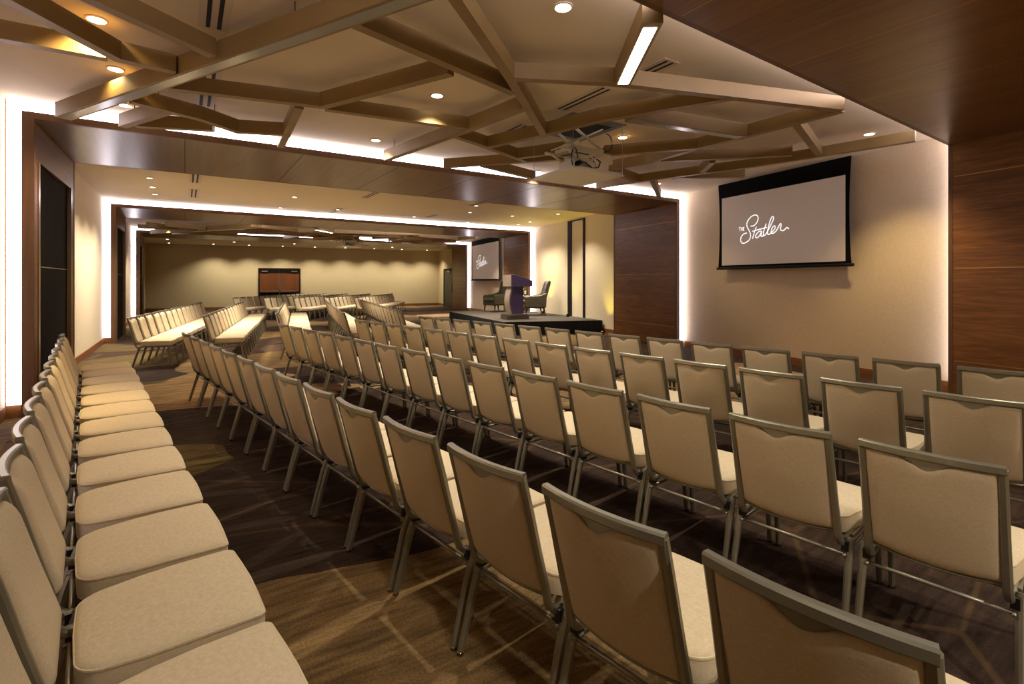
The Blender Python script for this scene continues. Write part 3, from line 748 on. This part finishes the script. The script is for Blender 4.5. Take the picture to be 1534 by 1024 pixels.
# ------------------------------------------------------------------ stage
def stage():
    P = [(7.85, 12.55), (XR(11.5) - .05, 11.5), (XR(17.7) - .05, 17.7), (8.78, 18.04)]
    root = empty('stage', (9.6, 15.0, 0)); tag(root, 'low grey carpeted stage with black pleated skirt against the cream wall', 'stage')
    q = [(x - 9.6, y - 15.0) for x, y in P]
    m = MB(); m.prism(q, .36, .4); m.build('platform', M['stage'], root)
    m = MB()
    order = [q[1], q[0], q[3], q[2]]
    top = []; bot = []
    k = 0
    for a, b in zip(order[:-1], order[1:]):
        a = Vector(a); b = Vector(b); L = (b - a).length; N = int(L / .05); d = (b - a) / L; nn = Vector((-d.y, d.x)) if True else None
        cen = Vector((0, 0)); 
        if nn.dot((a + b) / 2 - cen) < 0: nn = -nn
        for i in range(N + 1):
            p = a + d * (L * i / N); w = .012 * math.sin(i * 1.7) + .006 * math.sin(i * .63)
            top.append((p.x + nn.x * (.006 + w * .25), p.y + nn.y * (.006 + w * .25), .398)); bot.append((p.x + nn.x * (.03 + w), p.y + nn.y * (.03 + w), .004))
    n_ = len(top); vs = top + bot + [(x * .998, y * .998, z) for x, y, z in top] + [(x * .998, y * .998, z) for x, y, z in bot]; fs = []
    for i in range(n_ - 1):
        fs.append((i, i + 1, n_ + i + 1, n_ + i)); fs.append((2 * n_ + i + 1, 2 * n_ + i, 3 * n_ + i, 3 * n_ + i + 1)); fs.append((i + 1, i, 2 * n_ + i, 2 * n_ + i + 1))
    m.add(vs, fs); m.build('skirt', M['skirt'], root)
stage()

def lectern():
    root = empty('lectern', (8.88 , 13.45, .4), math.atan2(.173, -.984) - PI / 2)   # local +y = audience side
    tag(root, 'tall purple and taupe lectern with sloped top standing at the stage front', 'lectern')
    m = MB(); m.prism([(-.36, -.30), (.36, -.30), (.36, .34), (.28, .42), (-.28, .42), (-.36, .34)], 0, .14); m.prism([(-.33, -.27), (.33, -.27), (.33, .31), (.26, .39), (-.26, .39), (-.33, .31)], .14, .17)
    bevel(m.build('base', M['lect_base'], root), .008)
    # column, waisted curve front profile extruded across
    prof = []
    for i in range(13):
        t = i / 12; z = .17 + .86 * t; prof.append((.21 + .09 * math.sin(PI * t) - .02 * t, z))
    back = [(-.15, 1.03), (-.15, .17)]
    pts = [(-.24, y, z) for y, z in prof + back]
    m = MB(); m.extr(pts, (.48, 0, 0)); m.build('column', M['lect_dark'], root, auto=30)
    m = MB()
    vs = []; fs = []
    for y, z in prof:
        for x in (-.2, .2): vs.append((x, y + .002, z))
        for x in (-.2, .2): vs.append((x, y + .03, z))
    for i in range(12):
        a = i * 4; b = a + 4; fs += [(a + 2, a + 3, b + 3, b + 2), (a, a + 2, b + 2, b), (a + 3, a + 1, b + 1, b + 3)]
    fs += [(0, 1, 3, 2), (48, 50, 51, 49)]
    m.add(vs, fs); m.build('front_panel', M['lect_grey'], root, smooth=True, auto=40)
    m = MB(); m.extr([(-.36, .30, 1.03), (-.36, .30, 1.40), (-.36, .18, 1.41), (-.36, -.42, 1.22), (-.36, -.42, 1.03)], (.72, 0, 0)); bevel(m.build('desk', M['lect_dark'], root), .006)
    m = MB(); m.box(-.34, .34, .30, .318, 1.04, 1.39); m.build('sign_panel', M['lect_grey'], root)
lectern()

def armchair(x, y, rz, mt, label):
    root = empty('armchair', (x, y, .408), rz); root.scale = (1.13, 1.13, 1.13); tag(root, label, 'armchair', 'armchairs on the stage')
    # local +y = facing
    def pad(name, x0, x1, y0, y1, z0, z1, b=.04, lean=0.):
        m = MB(); m.box(x0, x1, y0, y1, z0, z1)
        if lean: m.v = [(a, c - lean * (d - z0), d) for a, c, d in m.v]
        o = m.build(name, mt, root, smooth=True, auto=60); bevel(o, b, 4); return o
    pad('seat_base', -.33, .33, -.3, .34, .22, .34, .02)
    pad('seat', -.265, .265, -.24, .37, .335, .47, .05)
    # tall tufted back, slightly flared
    m = MB(); NX, NZ = 16, 20; W = NX + 1
    fr = []; bk = []
    for j in range(NZ + 1):
        t = j / NZ; z = .34 + .74 * t
        for i in range(NX + 1):
            s = -1 + 2 * i / NX; hw = .27 + .05 * math.sin(t * PI * .6)
            edge = max(0, 1 - abs(s) ** 6) * max(0, 1 - t ** 10)
            ph = ((i + (j // 4) % 2 * 2) % 4 == 0 and j % 4 == 0 and 0 < i < NX and 3 < j < NZ)
            yy = -.26 - .22 * t - .03 * 0
            fr.append((s * hw, yy + .06 * edge ** .5 - (.028 if ph else 0) + .05 * abs(s) ** 3, z - (.03 * s * s if j == NZ else 0)))
            bk.append((s * hw, yy - .06 * edge ** .5, z - (.03 * s * s if j == NZ else 0)))
    vs = fr + bk; o2 = len(fr); fs = []
    for j in range(NZ):
        for i in range(NX):
            a = j * W + i; fs.append((a + 1, a, a + W, a + W + 1)); a += o2; fs.append((a, a + 1, a + W + 1, a + W))
    for i in range(NX):
        fs.append((i, i + 1, o2 + i + 1, o2 + i)); a = NZ * W + i; fs.append((a + 1, a, o2 + a, o2 + a + 1))
    for j in range(NZ):
        a = j * W; fs.append((a + W, a, o2 + a, o2 + a + W)); a = j * W + NX; fs.append((a, a + W, o2 + a + W, o2 + a))
    m.add(vs, fs); m.build('backrest', mt, root, smooth=True)
    for s in (-1, 1):
        m = MB()
        pts = [(s * .27, .32, .24), (s * .27, .33, .50), (s * .27, .30, .58), (s * .27, .1, .60), (s * .27, -.15, .62), (s * .27, -.36, .70), (s * .27, -.34, .24)]
        m.extr(pts if s > 0 else pts[::-1], (s * .1, 0, 0)); bevel(m.build('arm', mt, root, smooth=True, auto=50), .03, 4)
    for sx in (-.3, .3):
        for sy, k in ((.27, .02), (-.27, -.05)):
            m = MB(); m.sweep([(sx, sy, .23), (sx * 1.05, sy + k, 0)], rrect(.05, .05, .008), up=(0, 1, 0), taper=[1, .55]); m.build('leg', M['legwood'], root)
def face_ang(cx_, cf_):  # facing given as (image-right, image-depth) components
    a = math.radians(33.0); fx = cx_ * math.cos(a) + cf_ * math.sin(a); fy = -cx_ * math.sin(a) + cf_ * math.cos(a)
    return math.atan2(fy, fx) - PI / 2
armchair(10.3, 17.0, face_ang(-.80, -.60), M['leather'], 'dark green leather armchair at the far left of the stage')
armchair(10.35, 14.55, face_ang(-.98, -.12), M['leather2'], 'tufted brown leather armchair right of the lectern')
def table():
    root = empty('side_table', (10.68, 15.75, .4)); tag(root, 'small round side table behind the lectern between armchairs', 'side table')
    m = MB(); m.lathe([(.25, .5), (.26, .505), (.26, .525), (.25, .53)], n=28); m.build('table_top', M['legwood'], root)
    m = MB(); m.lathe([(.025, .03), (.025, .5)], n=12); m.build('pole', M['blackmetal'], root)
    m = MB(); m.lathe([(.17, 0), (.17, .015), (.03, .035)], n=24); m.build('base', M['blackmetal'], root)
table()
def flowers():
    root = empty('flower_vase', (10.68, 15.72, .932)); tag(root, 'vase of white flowers and green leaves on the small side table', 'flower vase')
    m = MB(); m.lathe([(.05, 0), (.07, .04), (.06, .12), (.045, .15)], n=16); m.build('vase', M['glass_vase'], root, smooth=True, auto=40)
    m = MB()
    for i in range(70):
        a = random.uniform(0, 2 * PI); r = random.uniform(.02, .2); z = .17 + random.uniform(0, .24) - r * .3; L = .055; b = random.uniform(0, PI)
        c = Vector((r * math.cos(a), r * math.sin(a), z)); d = Vector((math.cos(a), math.sin(a), random.uniform(-.3, .8))).normalized() * L; s = Vector((-math.sin(a), math.cos(a), random.uniform(-.5, .5))).normalized() * .02
        m.add([c, c + d * .5 + s, c + d, c + d * .5 - s], [(0, 1, 2, 3)])
    for i in range(12):
        a = i * .52; m.tube([(0, 0, .1), (.1 * math.cos(a), .1 * math.sin(a), .3)], .003, n=5)
    m.build('leaves', M['leaf'], root)
    for (x, y, z) in ((.05, -.1, .27), (-.09, -.06, .3), (.0, -.02, .36), (.12, .02, .26), (-.03, .1, .3), (.02, -.13, .2), (-.13, .03, .22)):
        m = MB(); m.lathe([(.012, -.02), (.04, -.005), (.045, .012), (.03, .03), (.008, .036)], x, y, 12)
        m.v = [(a, b, c + z) for a, b, c in m.v]; m.build('flower', M['petal'], root, smooth=True)
flowers()

# yellow up-lighting on the cream wall
for x, y, e in ((XR(11.2, .05), 11.2, 22), (XR(13.25, .05), 13.25, 14), (XR(15.05, .05), 15.05, 26)):
    root = empty('uplight', (x - .16, y, .4 if y > 11.9 else 0)); tag(root, 'small black floor uplight casting yellow light, %s' % {11.2: 'beside the walnut panel', 13.25: 'below the black wall post', 15.05: 'behind the brown armchair'}[y], 'uplight', 'yellow uplights')
    m = MB(); m.lathe([(.05, 0), (.055, .01), (.055, .09), (.048, .1), (.044, .092)], n=16); m.build('housing', M['blackmetal'], root)
    m = MB(); m.lathe([(.04, .093), (.02, .096)], n=16); m.build('lens', mat('yellow_lens', (1, .9, .2, 1), .4, emit=(1, .85, .1, 1), es=4), root)
    l = bpy.data.lights.new('lamp', 'SPOT'); l.energy = e * 5; l.color = (1, .82, .08); l.spot_size = math.radians(84); l.spot_blend = .9; l.shadow_soft_size = .03
    lo = bpy.data.objects.new('lamp', l); COL.objects.link(lo); lo.parent = root; lo.location = (0, 0, .12); lo.rotation_euler = (0, math.radians(180 - 8), 0)

# ------------------------------------------------------------------ world, camera
w = bpy.data.worlds.new('World'); S.world = w; w.use_nodes = True
w.node_tree.nodes['Background'].inputs[0].default_value = (.05, .04, .03, 1)
cam = bpy.data.cameras.new('camera'); co = bpy.data.objects.new('camera', cam); COL.objects.link(co)
cam.sensor_width = 36; cam.lens = 755 / 1534 * 36; cam.shift_y = -(512 - 421) / 1534; cam.clip_start = .02; cam.clip_end = 100
co.location = (0, 0, 1.6); co.rotation_euler = (PI / 2, 0, -math.atan(490 / 755))
S.camera = co
S.view_settings.view_transform = 'Standard'; S.view_settings.look = 'None'; S.view_settings.gamma = 1; S.view_settings.exposure = 0.1
S.view_settings.use_curve_mapping = False
cy = S.cycles
cy.use_denoising = True; cy.max_bounces = 8; cy.diffuse_bounces = 5; cy.glossy_bounces = 4; cy.sample_clamp_indirect = 6; cy.use_light_tree = True
cy.caustics_reflective = False; cy.caustics_refractive = False
